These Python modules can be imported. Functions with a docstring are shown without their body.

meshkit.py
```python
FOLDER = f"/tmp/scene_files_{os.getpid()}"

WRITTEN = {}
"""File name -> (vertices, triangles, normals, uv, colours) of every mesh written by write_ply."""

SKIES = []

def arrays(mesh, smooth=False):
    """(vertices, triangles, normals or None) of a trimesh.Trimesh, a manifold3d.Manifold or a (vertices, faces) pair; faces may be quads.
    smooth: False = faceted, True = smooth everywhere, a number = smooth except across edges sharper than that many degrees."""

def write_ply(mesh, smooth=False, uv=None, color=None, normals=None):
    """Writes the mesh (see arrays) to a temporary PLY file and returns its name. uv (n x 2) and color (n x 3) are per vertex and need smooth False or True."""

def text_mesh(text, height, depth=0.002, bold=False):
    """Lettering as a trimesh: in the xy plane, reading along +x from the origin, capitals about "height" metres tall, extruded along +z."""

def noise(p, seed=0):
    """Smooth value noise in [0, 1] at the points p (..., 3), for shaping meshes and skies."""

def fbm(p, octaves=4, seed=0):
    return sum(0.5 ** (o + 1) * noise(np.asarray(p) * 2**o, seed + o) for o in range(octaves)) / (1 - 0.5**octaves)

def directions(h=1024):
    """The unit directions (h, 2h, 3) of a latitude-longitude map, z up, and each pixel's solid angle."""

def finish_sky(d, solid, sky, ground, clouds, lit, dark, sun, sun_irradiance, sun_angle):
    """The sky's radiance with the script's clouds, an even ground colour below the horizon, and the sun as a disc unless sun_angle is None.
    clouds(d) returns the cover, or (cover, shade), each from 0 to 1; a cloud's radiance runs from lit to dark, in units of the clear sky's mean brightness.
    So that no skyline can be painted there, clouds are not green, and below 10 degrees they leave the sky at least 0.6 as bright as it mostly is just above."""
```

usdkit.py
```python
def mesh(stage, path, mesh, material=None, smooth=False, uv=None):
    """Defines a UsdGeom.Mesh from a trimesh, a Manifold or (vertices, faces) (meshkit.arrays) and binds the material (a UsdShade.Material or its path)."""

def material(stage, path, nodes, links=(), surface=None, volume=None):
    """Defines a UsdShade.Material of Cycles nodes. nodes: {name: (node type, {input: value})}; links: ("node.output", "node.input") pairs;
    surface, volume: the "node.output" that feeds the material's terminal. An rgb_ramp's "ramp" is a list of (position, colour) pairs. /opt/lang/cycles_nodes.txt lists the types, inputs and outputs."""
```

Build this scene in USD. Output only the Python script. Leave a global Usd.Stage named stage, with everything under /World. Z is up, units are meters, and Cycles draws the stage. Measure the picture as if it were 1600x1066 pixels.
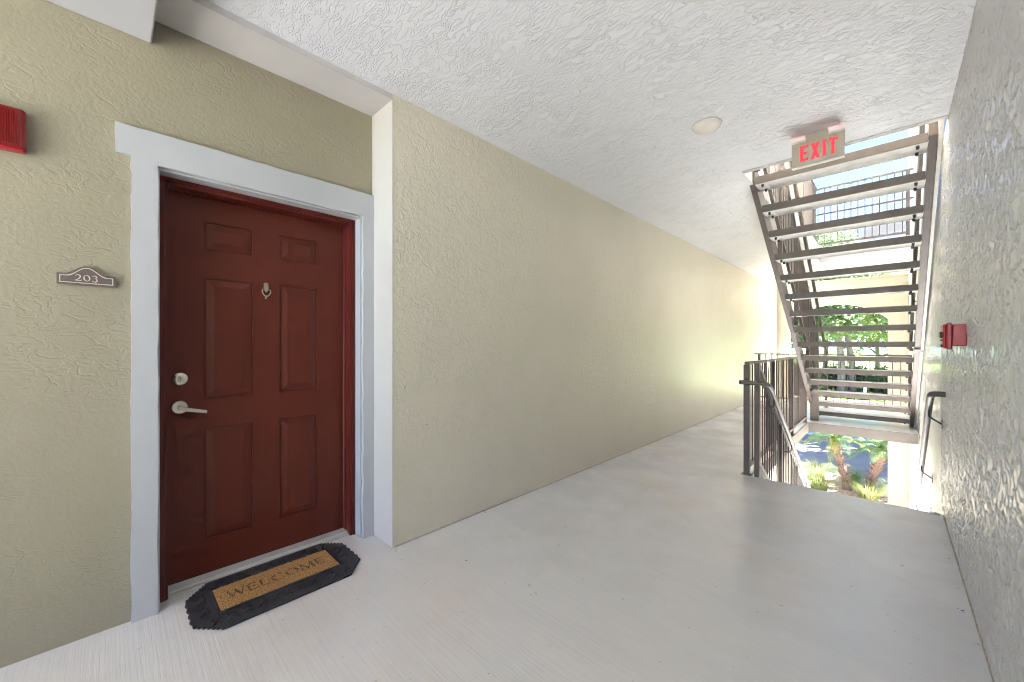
import math, random
import numpy as np, trimesh, usdkit, meshkit
from shapely.geometry import Polygon, Point, LineString, box as sbox
from shapely.ops import unary_union
from shapely import affinity
from pxr import Usd, UsdGeom, UsdLux, UsdShade, Gf, Sdf

random.seed(7)
rng = np.random.default_rng(7)
stage = Usd.Stage.CreateInMemory()
UsdGeom.SetStageUpAxis(stage, UsdGeom.Tokens.z)
UsdGeom.SetStageMetersPerUnit(stage, 1.0)
world = UsdGeom.Xform.Define(stage, '/World')
stage.SetDefaultPrim(world.GetPrim())
UsdGeom.Scope.Define(stage, '/World/Looks')

# ------------------------------------------------------------------ camera
EYE = 1.25
YAW = math.radians(44.24)
cam = UsdGeom.Camera.Define(stage, '/World/camera')
Fv = np.array([-math.sin(YAW), math.cos(YAW), 0]); Rv = np.array([math.cos(YAW), math.sin(YAW), 0])
M = Gf.Matrix4d(*Rv, 0, 0, 0, 1, 0, *(-Fv), 0, 0, 0, EYE, 1)
cam.AddTransformOp().Set(M)
cam.CreateHorizontalApertureAttr(36.0)
cam.CreateVerticalApertureAttr(36.0 * 682 / 1024)
cam.CreateFocalLengthAttr(36.0 * 608.8 / 1600)
cam.CreateVerticalApertureOffsetAttr(6.7 / 1600 * 36)
cam.CreateClippingRangeAttr(Gf.Vec2f(0.02, 2000))
EXPOSURE = 5.35
cam.CreateExposureAttr(EXPOSURE)

# ------------------------------------------------------------------ sky and sun
SUN = np.array([0.60, 0.34, 0.70]); SUN /= np.linalg.norm(SUN)
elev, rot = math.asin(SUN[2]), math.atan2(SUN[0], SUN[1])
sky = UsdLux.DomeLight.Define(stage, '/World/sky')
skymat = usdkit.material(stage, '/World/Looks/sky_air', {
    'tc': ('texture_coordinate', {}),
    'map': ('mapping', {'mapping_type': 'point', 'scale': (1.0, 1.0, 2.2)}),
    'n': ('noise_texture', {'scale': 3.2, 'detail': 7.0, 'roughness': 0.55, 'distortion': 0.3}),
    'r': ('rgb_ramp', {'ramp': [(0.52, (0, 0, 0)), (0.68, (1, 1, 1))]}),
    'sky': ('sky_texture', {'sky_type': 'single_scattering', 'sun_disc': False, 'sun_elevation': elev, 'sun_rotation': rot,
                            'altitude': 10.0, 'air_density': 0.2, 'aerosol_density': 0.05, 'ozone_density': 3.0}),
    'mix': ('mix_color', {'blend_type': 'mix', 'fac': 0.5, 'b': (0.40, 0.405, 0.415), 'use_clamp': False}),
    'bg': ('background_shader', {'strength': 0.05}),
}, [('tc.generated', 'map.vector'), ('map.vector', 'n.vector'), ('n.fac', 'r.fac'), ('r.color', 'mix.fac'),
    ('sky.color', 'mix.a'), ('mix.result', 'bg.color')], surface='bg.background')
UsdShade.MaterialBindingAPI.Apply(sky.GetPrim()).Bind(skymat)
sky.GetPrim().SetCustomDataByKey('kind', 'structure')

sun = UsdLux.DistantLight.Define(stage, '/World/sun')
sun.CreateIntensityAttr(1.25); sun.CreateAngleAttr(0.55); sun.CreateNormalizeAttr(True)
sun.CreateColorAttr(Gf.Vec3f(1.0, 0.985, 0.965))
zz = SUN; xx = np.cross([0, 0, 1], zz); xx /= np.linalg.norm(xx); yy = np.cross(zz, xx)
sun.AddTransformOp().Set(Gf.Matrix4d(*xx, 0, *yy, 0, *zz, 0, 0, 0, 30, 1))

# ------------------------------------------------------------------ materials
def mat(name, nodes, links, surface='p.BSDF'):
    return usdkit.material(stage, '/World/Looks/' + name, nodes, links, surface=surface)

def plain(name, color, rough=0.5, metallic=0.0, spec=0.5, var=0.06, scale=9.0, bump=0.0, bscale=120.0, **kw):
    c = np.array(color)
    nodes = {'g': ('geometry', {}),
             'n': ('noise_texture', {'scale': scale, 'detail': 4.0, 'roughness': 0.6}),
             'r': ('rgb_ramp', {'ramp': [(0.3, tuple(c * (1 - var))), (0.7, tuple(np.minimum(c * (1 + var), 0.95)))]}),
             'p': ('principled_bsdf', {'roughness': rough, 'metallic': metallic, 'specular_ior_level': spec, **kw})}
    links = [('g.position', 'n.vector'), ('n.fac', 'r.fac'), ('r.color', 'p.base_color')]
    if bump:
        nodes['bn'] = ('noise_texture', {'scale': bscale, 'detail': 3.0})
        nodes['b'] = ('bump', {'strength': 1.0, 'distance': bump})
        links += [('g.position', 'bn.vector'), ('bn.fac', 'b.height'), ('b.normal', 'p.normal')]
    return mat(name, nodes, links)

def stucco(name, color, rough=0.5, stretch=(1, 1, 1), scale=14.0, lo=0.47, hi=0.56, dist=0.004, fine=0.0012, fscale=70.0,
           var=0.05, spec=0.4, warp=0.9, tint=None, vscale=1.1, groove=None, mlo=0.5):
    """Trowelled stucco: flat islands of plaster with recessed gaps, plus a fine grain, under an even coat of paint."""
    c = np.array(color); t = np.array(tint if tint is not None else c * (1 - 1.6 * var))
    nodes = {'g': ('geometry', {}),
             'm': ('mapping', {'mapping_type': 'point', 'scale': stretch}),
             'n1': ('noise_texture', {'scale': scale, 'detail': 2.6, 'roughness': 0.55, 'distortion': warp}),
             's1': ('map_range', {'range_type': 'smoothstep', 'from_min': lo, 'from_max': hi, 'to_min': 0.0, 'to_max': 1.0}),
             'n2': ('noise_texture', {'scale': fscale, 'detail': 3.0, 'roughness': 0.6}),
             'n4': ('noise_texture', {'scale': scale * 0.21, 'detail': 2.0}),
             's4': ('map_range', {'range_type': 'smoothstep', 'from_min': 0.38, 'from_max': 0.62, 'to_min': mlo, 'to_max': 1.0}),
             'mul': ('math', {'math_type': 'multiply'}),
             'mad': ('math', {'math_type': 'multiply_add', 'value2': fine / dist}),
             'b': ('bump', {'strength': 1.0, 'distance': dist}),
             'n3': ('noise_texture', {'scale': vscale, 'detail': 5.0, 'roughness': 0.6}),
             'r': ('rgb_ramp', {'ramp': [(0.32, tuple(t)), (0.62, tuple(c))]}),
             'p': ('principled_bsdf', {'roughness': rough, 'specular_ior_level': spec})}
    links = [('g.position', 'm.vector'), ('m.vector', 'n1.vector'), ('n1.fac', 's1.value'), ('g.position', 'n2.vector'),
             ('g.position', 'n4.vector'), ('n4.fac', 's4.value'), ('s1.result', 'mul.value1'), ('s4.result', 'mul.value2'),
             ('n2.fac', 'mad.value1'), ('mul.value', 'mad.value3'), ('mad.value', 'b.height'), ('b.normal', 'p.normal'),
             ('g.position', 'n3.vector'), ('n3.fac', 'r.fac'), ('r.color', 'p.base_color')]
    if groove:      # winding shallow grooves between flat islands
        nodes['sub'] = ('math', {'math_type': 'subtract', 'value2': 0.5}); nodes['abs'] = ('math', {'math_type': 'absolute'})
        nodes['s1'] = ('map_range', {'range_type': 'smoothstep', 'from_min': 0.0, 'from_max': groove, 'to_min': 0.0, 'to_max': 1.0})
        nodes['inv'] = ('math', {'math_type': 'subtract', 'value1': 1.0}); nodes['inv2'] = ('math', {'math_type': 'subtract', 'value1': 1.0})
        links = [l for l in links if l[0] not in ('n1.fac', 's1.result', 'mul.value')]
        links += [('n1.fac', 'sub.value1'), ('sub.value', 'abs.value1'), ('abs.value', 's1.value'), ('s1.result', 'inv.value2'), ('inv.value', 'mul.value1'),
                  ('mul.value', 'inv2.value2'), ('inv2.value', 'mad.value3')]
    return mat(name, nodes, links)

CREAM = (0.70, 0.645, 0.525)
M_wall = stucco('cream_stucco', CREAM, rough=0.30, scale=24.0, lo=0.40, hi=0.62, dist=0.0024, fine=0.0017, fscale=80, var=0.04, warp=0.8, spec=0.5)
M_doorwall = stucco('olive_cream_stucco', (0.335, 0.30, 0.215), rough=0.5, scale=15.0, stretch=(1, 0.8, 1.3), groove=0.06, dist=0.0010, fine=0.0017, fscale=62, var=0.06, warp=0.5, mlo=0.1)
M_rwall = stucco('glossy_trowelled_stucco', (0.57, 0.56, 0.525), rough=0.20, scale=20.0, stretch=(1, 1.15, 0.75), groove=0.07, dist=0.006, fine=0.0006, fscale=60, var=0.04, spec=0.5, warp=0.9)
M_rpanel = plain('glossy_wall_paint', (0.55, 0.545, 0.525), rough=0.27, spec=0.65, var=0.05, scale=1.3, bump=0.0006, bscale=70)
M_ceil = stucco('white_ceiling_stucco', (0.775, 0.785, 0.81), rough=0.5, scale=19.0, stretch=(0.55, 1.4, 1), groove=0.06, dist=0.0042, fine=0.0012, fscale=75, var=0.015, warp=1.3)
M_soffit = plain('white_smooth_plaster', (0.55, 0.53, 0.505), rough=0.6, var=0.05, scale=3.0, bump=0.0008, bscale=40)
M_trim = plain('white_trim_paint', (0.47, 0.475, 0.49), rough=0.38, var=0.02, scale=4.0, bump=0.0006, bscale=35)
M_jog = plain('off_white_paint', (0.54, 0.505, 0.47), rough=0.45, var=0.03, scale=3.0, bump=0.0008, bscale=35)
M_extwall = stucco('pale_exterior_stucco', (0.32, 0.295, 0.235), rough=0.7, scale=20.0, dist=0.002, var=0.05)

def concrete_mat(name, base, dark, warm, rough_lo=0.14, rough_hi=0.34, spec=0.5):
    """sealed concrete, broomed across the walkway: fine lines, streaky wear, pale warm patches"""
    nodes = {'g': ('geometry', {}),
             'm': ('mapping', {'mapping_type': 'point', 'scale': (1.8, 110.0, 1.0)}),
             'nl': ('noise_texture', {'scale': 1.0, 'detail': 3.5, 'roughness': 0.75, 'distortion': 0.25}),
             'm2': ('mapping', {'mapping_type': 'point', 'scale': (1.3, 2.2, 1.0), 'rotation': (0, 0, 0.06)}),
             'ns2': ('noise_texture', {'scale': 1.0, 'detail': 5.0, 'roughness': 0.65, 'distortion': 0.5}),
             'rs2': ('rgb_ramp', {'ramp': [(0.30, (0.935, 0.935, 0.94)), (0.55, (1, 1, 1)), (0.75, (1.0, 1.0, 1.0))]}),
             'nb': ('noise_texture', {'scale': 0.75, 'detail': 6.0, 'roughness': 0.6, 'distortion': 0.4}),
             'rb': ('rgb_ramp', {'ramp': [(0.26, dark), (0.44, base), (0.54, base), (0.64, warm)]}),
             'nw': ('noise_texture', {'scale': 1.0, 'detail': 5.0, 'roughness': 0.65}),
             'rr': ('map_range', {'from_min': 0.32, 'from_max': 0.68, 'to_min': rough_lo, 'to_max': rough_hi}),
             'nsp': ('noise_texture', {'scale': 30.0, 'detail': 2.0, 'roughness': 0.5}),
             'rsp': ('rgb_ramp', {'ramp': [(0.70, (1, 1, 1)), (0.78, (0.6, 0.58, 0.55))]}),
             'mx': ('mix_color', {'blend_type': 'multiply', 'fac': 0.7}),
             'mx2': ('mix_color', {'blend_type': 'multiply', 'fac': 0.75}),
             'rl': ('rgb_ramp', {'ramp': [(0.28, (0.93, 0.93, 0.935)), (0.5, (1, 1, 1)), (0.75, (1.02, 1.02, 1.02))]}),
             'ml': ('mix_color', {'blend_type': 'multiply', 'fac': 1.0, 'use_clamp_result': False}),
             'b': ('bump', {'strength': 1.0, 'distance': 0.0018}),
             'p': ('principled_bsdf', {'specular_ior_level': spec})}
    links = [('g.position', 'm.vector'), ('m.vector', 'nl.vector'), ('nl.fac', 'b.height'), ('b.normal', 'p.normal'),
             ('g.position', 'm2.vector'), ('m2.vector', 'ns2.vector'), ('ns2.fac', 'rs2.fac'),
             ('g.position', 'nb.vector'), ('nb.fac', 'rb.fac'), ('g.position', 'nw.vector'), ('nw.fac', 'rr.value'), ('rr.result', 'p.roughness'),
             ('g.position', 'nsp.vector'), ('nsp.fac', 'rsp.fac'), ('rb.color', 'mx.a'), ('rsp.color', 'mx.b'),
             ('mx.result', 'mx2.a'), ('rs2.color', 'mx2.b'), ('nl.fac', 'rl.fac'), ('mx2.result', 'ml.a'), ('rl.color', 'ml.b'), ('ml.result', 'p.base_color')]
    return mat(name, nodes, links)

M_floor = concrete_mat('sealed_broomed_concrete', (0.70, 0.70, 0.715), (0.62, 0.615, 0.62), (0.72, 0.675, 0.65), spec=0.6)
M_caulk = plain('dirty_cream_caulk', (0.44, 0.40, 0.33), rough=0.8, var=0.25, scale=30, bump=0.003, bscale=60)
M_slab = plain('grey_slab_paint', (0.13, 0.115, 0.10), rough=0.6, var=0.06, scale=5)
M_tread = plain('precast_tread_concrete', (0.62, 0.61, 0.59), rough=0.7, var=0.14, scale=14, bump=0.0008, bscale=90)
M_brown = plain('brown_steel_paint', (0.118, 0.096, 0.085), rough=0.5, var=0.10, scale=18)
M_taupe = plain('taupe_steel_paint', (0.165, 0.14, 0.12), rough=0.5, var=0.07, scale=12)
M_plate = plain('brown_tread_plate', (0.155, 0.13, 0.113), rough=0.5, var=0.1, scale=10)
M_bolt = plain('dark_bolt_steel', (0.05, 0.045, 0.04), rough=0.5)
M_door = plain('oxblood_door_paint', (0.112, 0.0205, 0.0105), rough=0.42, spec=0.35, var=0.10, scale=2.5, bump=0.0002, bscale=260)
M_jamb = plain('red_jamb_paint', (0.112, 0.015, 0.010), rough=0.38, spec=0.4, var=0.12, scale=5, bump=0.0003, bscale=60)
M_nickel = plain('satin_nickel', (0.70, 0.67, 0.62), rough=0.22, metallic=1.0, var=0.05)
M_pewter = plain('aged_pewter', (0.40, 0.36, 0.29), rough=0.4, metallic=0.8, var=0.12, scale=60)
M_keyhole = plain('keyhole_black', (0.02, 0.02, 0.02), rough=0.6)
M_sill = plain('aluminium_sill', (0.58, 0.56, 0.52), rough=0.4, metallic=0.3, var=0.08, scale=15)
M_rubber = plain('black_mat_rubber', (0.036, 0.036, 0.042), rough=0.55, var=0.25, scale=25, bump=0.0015, bscale=90)
M_plaque = plain('brown_plaque', (0.125, 0.098, 0.085), rough=0.6, var=0.15, scale=180, bump=0.0005, bscale=300)
M_plaqueline = plain('cream_plaque_lettering', (0.60, 0.53, 0.45), rough=0.6, var=0.04)
M_redplastic = plain('red_alarm_plastic', (0.36, 0.02, 0.03), rough=0.32, var=0.05)
M_redlens = plain('red_lens_plastic', (0.20, 0.003, 0.005), rough=0.2, var=0.03)
M_black = plain('black_plastic', (0.02, 0.02, 0.02), rough=0.4)
M_signplate = plain('tan_sign_metal', (0.46, 0.41, 0.33), rough=0.45, metallic=0.15, var=0.05, scale=6)
M_signtrim = plain('white_sign_edge', (0.70, 0.68, 0.62), rough=0.4)
M_fixture = plain('white_fixture_plastic', (0.74, 0.70, 0.64), rough=0.35, var=0.02)
M_pipe = plain('white_pipe_paint', (0.72, 0.68, 0.62), rough=0.45, var=0.08, scale=20)
M_bracket = plain('grey_bracket_metal', (0.42, 0.42, 0.42), rough=0.35, metallic=0.8)
M_white = plain('white_outdoor_paint', (0.775, 0.785, 0.81), rough=0.5)

M_coir = mat('coir_fibre', {
    'g': ('geometry', {}), 'n': ('noise_texture', {'scale': 170.0, 'detail': 3.0, 'roughness': 0.85}),
    'r': ('rgb_ramp', {'ramp': [(0.34, (0.15, 0.07, 0.025)), (0.5, (0.40, 0.215, 0.085)), (0.66, (0.62, 0.40, 0.19))]}),
    'b': ('bump', {'strength': 1.0, 'distance': 0.004}), 'p': ('principled_bsdf', {'roughness': 0.9, 'specular_ior_level': 0.15})},
    [('g.position', 'n.vector'), ('n.fac', 'r.fac'), ('r.color', 'p.base_color'), ('n.fac', 'b.height'), ('b.normal', 'p.normal')])
M_coirink = mat('coir_dark_lettering', {
    'g': ('geometry', {}), 'n': ('noise_texture', {'scale': 240.0, 'detail': 3.0, 'roughness': 0.8}),
    'r': ('rgb_ramp', {'ramp': [(0.35, (0.04, 0.032, 0.025)), (0.52, (0.11, 0.075, 0.04)), (0.66, (0.36, 0.22, 0.11))]}),
    'b': ('bump', {'strength': 1.0, 'distance': 0.004}), 'p': ('principled_bsdf', {'roughness': 0.9, 'specular_ior_level': 0.15})},
    [('g.position', 'n.vector'), ('n.fac', 'r.fac'), ('r.color', 'p.base_color'), ('n.fac', 'b.height'), ('b.normal', 'p.normal')])
def glow(name, color, strength):
    return mat(name, {'e': ('emission', {'color': color, 'strength': strength})}, [], 'e.emission')
M_exitred = glow('exit_red_glow', (1.0, 0.075, 0.10), 0.032)
M_exitstrip = glow('exit_lamp_glow', (1.0, 0.08, 0.07), 0.06)

def leafmat(name, dark, light, trans=0.5, scale=1.6):
    d, l = np.array(dark), np.array(light)
    return mat(name, {
        'g': ('geometry', {}), 'n': ('noise_texture', {'scale': scale, 'detail': 3.0}),
        'a': ('math', {'math_type': 'multiply_add', 'value2': 0.45, 'value3': -0.22}),
        'ad': ('math', {'math_type': 'add'}),
        'r': ('rgb_ramp', {'ramp': [(0.25, tuple(d)), (0.75, tuple(l))]}),
        'p': ('principled_bsdf', {'roughness': 0.5, 'specular_ior_level': 0.3}), 't': ('translucent_bsdf', {}),
        'm': ('mix_closure', {'fac': trans})},
        [('g.position', 'n.vector'), ('g.random_per_island', 'a.value1'), ('n.fac', 'ad.value1'), ('a.value', 'ad.value2'), ('ad.value', 'r.fac'),
         ('r.color', 'p.base_color'), ('r.color', 't.color'), ('p.BSDF', 'm.closure1'), ('t.BSDF', 'm.closure2')], 'm.closure')
M_leafA = leafmat('mid_green_leaves', (0.10, 0.15, 0.075), (0.32, 0.41, 0.22))
M_leafB = leafmat('yellow_green_leaves', (0.15, 0.20, 0.08), (0.44, 0.48, 0.24))
M_leafC = leafmat('deep_green_leaves', (0.08, 0.13, 0.08), (0.26, 0.35, 0.20))
M_hedge = leafmat('hedge_leaves', (0.03, 0.06, 0.015), (0.20, 0.30, 0.07), scale=3)
M_palm = leafmat('palm_frond_green', (0.09, 0.16, 0.06), (0.28, 0.40, 0.17), scale=4)
M_palmyellow = leafmat('palm_crown_yellow', (0.14, 0.18, 0.03), (0.34, 0.36, 0.09), scale=6)
M_ornament = leafmat('ornamental_grass_blades', (0.22, 0.27, 0.10), (0.50, 0.50, 0.26), scale=3)
M_bark = plain('grey_brown_bark', (0.13, 0.10, 0.08), rough=0.85, var=0.4, scale=7, bump=0.02, bscale=9)
M_palmbark = plain('rusty_palm_bark', (0.15, 0.095, 0.065), rough=0.9, var=0.4, scale=30, bump=0.01, bscale=45)
M_asphalt = plain('grey_asphalt', (0.30, 0.27, 0.25), rough=0.85, spec=0.2, var=0.15, scale=1.5, bump=0.003, bscale=120)
M_kerb = plain('kerb_concrete', (0.42, 0.41, 0.39), rough=0.8, var=0.1)
M_pavement = plain('worn_grey_pavement', (0.17, 0.165, 0.16), rough=0.85, var=0.12, scale=1.5)
M_lawn = mat('lawn_green', {
    'g': ('geometry', {}), 'n': ('noise_texture', {'scale': 0.6, 'detail': 8.0, 'roughness': 0.7}),
    'r': ('rgb_ramp', {'ramp': [(0.3, (0.05, 0.09, 0.02)), (0.7, (0.14, 0.22, 0.05))]}), 'p': ('principled_bsdf', {'roughness': 0.9, 'specular_ior_level': 0.1})},
    [('g.position', 'n.vector'), ('n.fac', 'r.fac'), ('r.color', 'p.base_color')])
M_mulch = mat('pine_bark_mulch', {
    'g': ('geometry', {}), 'v': ('voronoi_texture', {'scale': 16.0, 'feature': 'f1'}),
    'r': ('rgb_ramp', {'ramp': [(0.0, (0.62, 0.50, 0.43)), (0.45, (0.48, 0.36, 0.30)), (0.8, (0.26, 0.17, 0.13))]}),
    'b': ('bump', {'strength': 1.0, 'distance': 0.03}),
    'p': ('principled_bsdf', {'roughness': 0.9, 'specular_ior_level': 0.2})},
    [('g.position', 'v.vector'), ('v.distance', 'r.fac'), ('r.color', 'p.base_color'), ('v.distance', 'b.height'), ('b.normal', 'p.normal')])

# ------------------------------------------------------------------ helpers
used, base_of = {}, {}
def numbered(parent, name):
    k = (parent, name); n = used.get(k, 0); used[k] = n + 1
    return f'{parent}/{name}' if n == 0 else f'{parent}/{name}_{n:03d}'
def tag(prim, label=None, cat=None, group=None, kind=None):
    for k, v in (('label', label), ('category', cat), ('group', group), ('kind', kind)):
        if v: prim.SetCustomDataByKey(k, v)
def thing(name, label, cat, loc=(0, 0, 0), group=None, kind=None):
    p = numbered('/World', name)
    x = UsdGeom.Xform.Define(stage, p); x.AddTranslateOp().Set(Gf.Vec3d(*map(float, loc)))
    tag(x.GetPrim(), label, cat, group, kind); base_of[p] = np.array(loc, float)
    return p
def cat_(ms):
    return trimesh.util.concatenate([m for m in ms]) if isinstance(ms, (list, tuple)) else ms
def part(parent, name, mesh, m, smooth=False, label=None, kind=None):
    """Mesh in world coordinates; stored relative to the thing's base."""
    mesh = cat_(mesh).copy()
    top = '/'.join(parent.split('/')[:3])
    if top in base_of: mesh.apply_translation(-base_of[top])
    p = numbered(parent, name)
    g = usdkit.mesh(stage, p, mesh, m, smooth=smooth)
    tag(g.GetPrim(), label, kind=kind)
    return p
def solo(name, mesh, m, label=None, cat=None, kind=None, group=None, smooth=False):
    p = numbered('/World', name)
    g = usdkit.mesh(stage, p, cat_(mesh), m, smooth=smooth)
    tag(g.GetPrim(), label, cat, group, kind)
    return p
def copy_of(src, name, label, loc, group=None, rotz=0.0, scale=None):
    p = numbered('/World', name)
    x = UsdGeom.Xform.Define(stage, p)
    x.GetPrim().GetReferences().AddInternalReference(src); x.GetPrim().SetInstanceable(True)
    x.ClearXformOpOrder()
    x.AddTranslateOp().Set(Gf.Vec3d(*map(float, loc)))
    if rotz: x.AddRotateZOp().Set(math.degrees(rotz))
    if scale: x.AddScaleOp().Set(Gf.Vec3f(*scale))
    tag(x.GetPrim(), label, None, group); base_of[p] = np.array(loc, float)
    return p

def box(x0, x1, y0, y1, z0, z1):
    b = trimesh.creation.box((x1 - x0, y1 - y0, z1 - z0)); b.apply_translation(((x0 + x1) / 2, (y0 + y1) / 2, (z0 + z1) / 2)); return b
def rbox(x0, x1, y0, y1, z0, z1, c=0.004):
    """box with chamfered edges (hull of three boxes)"""
    P = []
    for a, b, d in ((0, c, c), (c, 0, c), (c, c, 0)):
        for x in (x0 + a, x1 - a):
            for y in (y0 + b, y1 - b):
                for z in (z0 + d, z1 - d): P.append((x, y, z))
    return trimesh.convex.convex_hull(np.array(P))
def frame_of(d, up=(0, 0, 1)):
    d = np.asarray(d, float); d = d / np.linalg.norm(d)
    u = np.asarray(up, float)
    if abs(d @ u) > 0.98: u = np.array([0, 1.0, 0])
    s = np.cross(d, u); s /= np.linalg.norm(s); u = np.cross(s, d)
    return d, s, u
def bar(p, q, w, h, up=(0, 0, 1)):
    """square bar from p to q, w across, h in the up direction"""
    p, q = np.array(p, float), np.array(q, float); L = np.linalg.norm(q - p)
    d, s, u = frame_of(q - p, up)
    b = trimesh.creation.box((L, w, h))
    T = np.eye(4); T[:3, 0], T[:3, 1], T[:3, 2], T[:3, 3] = d, s, u, (p + q) / 2
    b.apply_transform(T); return b
def tube(path, r, n=10):
    path = np.array(path, float)
    r = np.broadcast_to(np.asarray(r, float), (len(path),))
    rings, up = [], None
    for i, p in enumerate(path):
        d = path[min(i + 1, len(path) - 1)] - path[max(i - 1, 0)]; d = d / np.linalg.norm(d)
        if up is None: up = np.array([0, 0, 1.0]) if abs(d[2]) < 0.9 else np.array([1.0, 0, 0])
        s = np.cross(d, up); s /= np.linalg.norm(s); up = np.cross(s, d)
        a = np.linspace(0, 2 * np.pi, n, endpoint=False)
        rings.append(p + r[i] * (np.cos(a)[:, None] * s + np.sin(a)[:, None] * up))
    V = np.vstack(rings + [path[:1], path[-1:]]); Fc = []
    for i in range(len(path) - 1):
        for k in range(n):
            a, b = i * n + k, i * n + (k + 1) % n
            Fc += [(a, b, b + n), (a, b + n, a + n)]
    c0, c1 = len(V) - 2, len(V) - 1; o = (len(path) - 1) * n
    for k in range(n):
        Fc += [(c0, (k + 1) % n, k), (c1, o + k, o + (k + 1) % n)]
    m = trimesh.Trimesh(V, Fc, process=False); m.fix_normals(); return m
def rounded(pts, r=0.04, n=5):
    """polyline with its inner corners rounded"""
    pts = [np.array(p, float) for p in pts]; out = [pts[0]]
    for a, b, c in zip(pts, pts[1:], pts[2:]):
        l1, l2 = np.linalg.norm(a - b), np.linalg.norm(c - b); k = min(r, l1 * .45, l2 * .45)
        p0, p2 = b + (a - b) / l1 * k, b + (c - b) / l2 * k
        for t in np.linspace(0, 1, n): out.append((1 - t) ** 2 * p0 + 2 * t * (1 - t) * b + t * t * p2)
    return out + [pts[-1]]
def lathe(profile, n=32, origin=(0, 0, 0), axis=(0, 0, 1)):
    m = trimesh.creation.revolve(np.array(profile, float), sections=n)
    d = np.array(axis, float); T = trimesh.geometry.align_vectors([0, 0, 1], d); T[:3, 3] = origin
    m.apply_transform(T); return m
def extr(poly, depth, O, A, B, engine='earcut'):
    """extrude a shapely polygon: local x -> A, local y -> B, thickness along A x B from O"""
    A, B = np.array(A, float), np.array(B, float); N = np.cross(A, B)
    ms = [trimesh.creation.extrude_polygon(g, depth, engine=engine) for g in getattr(poly, 'geoms', [poly]) if g.area > 1e-9]
    m = cat_(ms); T = np.eye(4); T[:3, 0], T[:3, 1], T[:3, 2], T[:3, 3] = A, B, N, O
    m.apply_transform(T); return m

XA, XD, XR = -2.205, -2.47, 0.276
YJ = 1.21
CEIL, F3, F1 = 2.80, 3.10, -3.10
Y_END = 10.35
HX0 = -0.975          # stair well, left edge
Y0_OPEN, YC_OPEN, Y_LAND = 4.27, 3.97, 7.93
Y_R0 = -2.6            # right wall starts here (before that the breezeway is open to the right)
Y_BACK = -10.0

# ------------------------------------------------------------------ terrain outside
GZ = -3.16
g = trimesh.Trimesh([[-300, -300, GZ], [300, -300, GZ], [300, 400, GZ], [-300, 400, GZ]], [[0, 1, 2], [0, 2, 3]])
solo('ground', g, M_lawn, kind='structure')
def sheet(x0, x1, y0, y1, z): return trimesh.Trimesh([[x0, y0, z], [x1, y0, z], [x1, y1, z], [x0, y1, z]], [[0, 1, 2], [0, 2, 3]])
solo('road', sheet(-60, 60, 16.9, 24.0, GZ + 0.012), M_asphalt, kind='structure')
solo('path', sheet(-60, 60, 37.0, 40.5, GZ + 0.008), M_kerb, kind='structure')
solo('pavement', sheet(-40, 40, -40, 12.6, GZ + 0.004), M_pavement, kind='structure')
k = thing('kerb', 'low pale concrete kerb between the mulch bed and the asphalt', 'kerb', (0, 16.8, GZ))
for i in range(-12, 12):
    part(k, 'kerb_stone', rbox(i * 1.5 + 0.004, i * 1.5 + 1.496, 16.72, 16.88, GZ - 0.05, GZ + 0.12, 0.012), M_kerb)
k = thing('kerb', 'far concrete kerb in front of the hedge across the asphalt', 'kerb', (0, 24.1, GZ))
for i in range(-12, 6):
    part(k, 'kerb_stone', rbox(i * 1.5 + 0.004, i * 1.5 + 1.496, 24.02, 24.18, GZ - 0.05, GZ + 0.12, 0.012), M_kerb)
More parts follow.
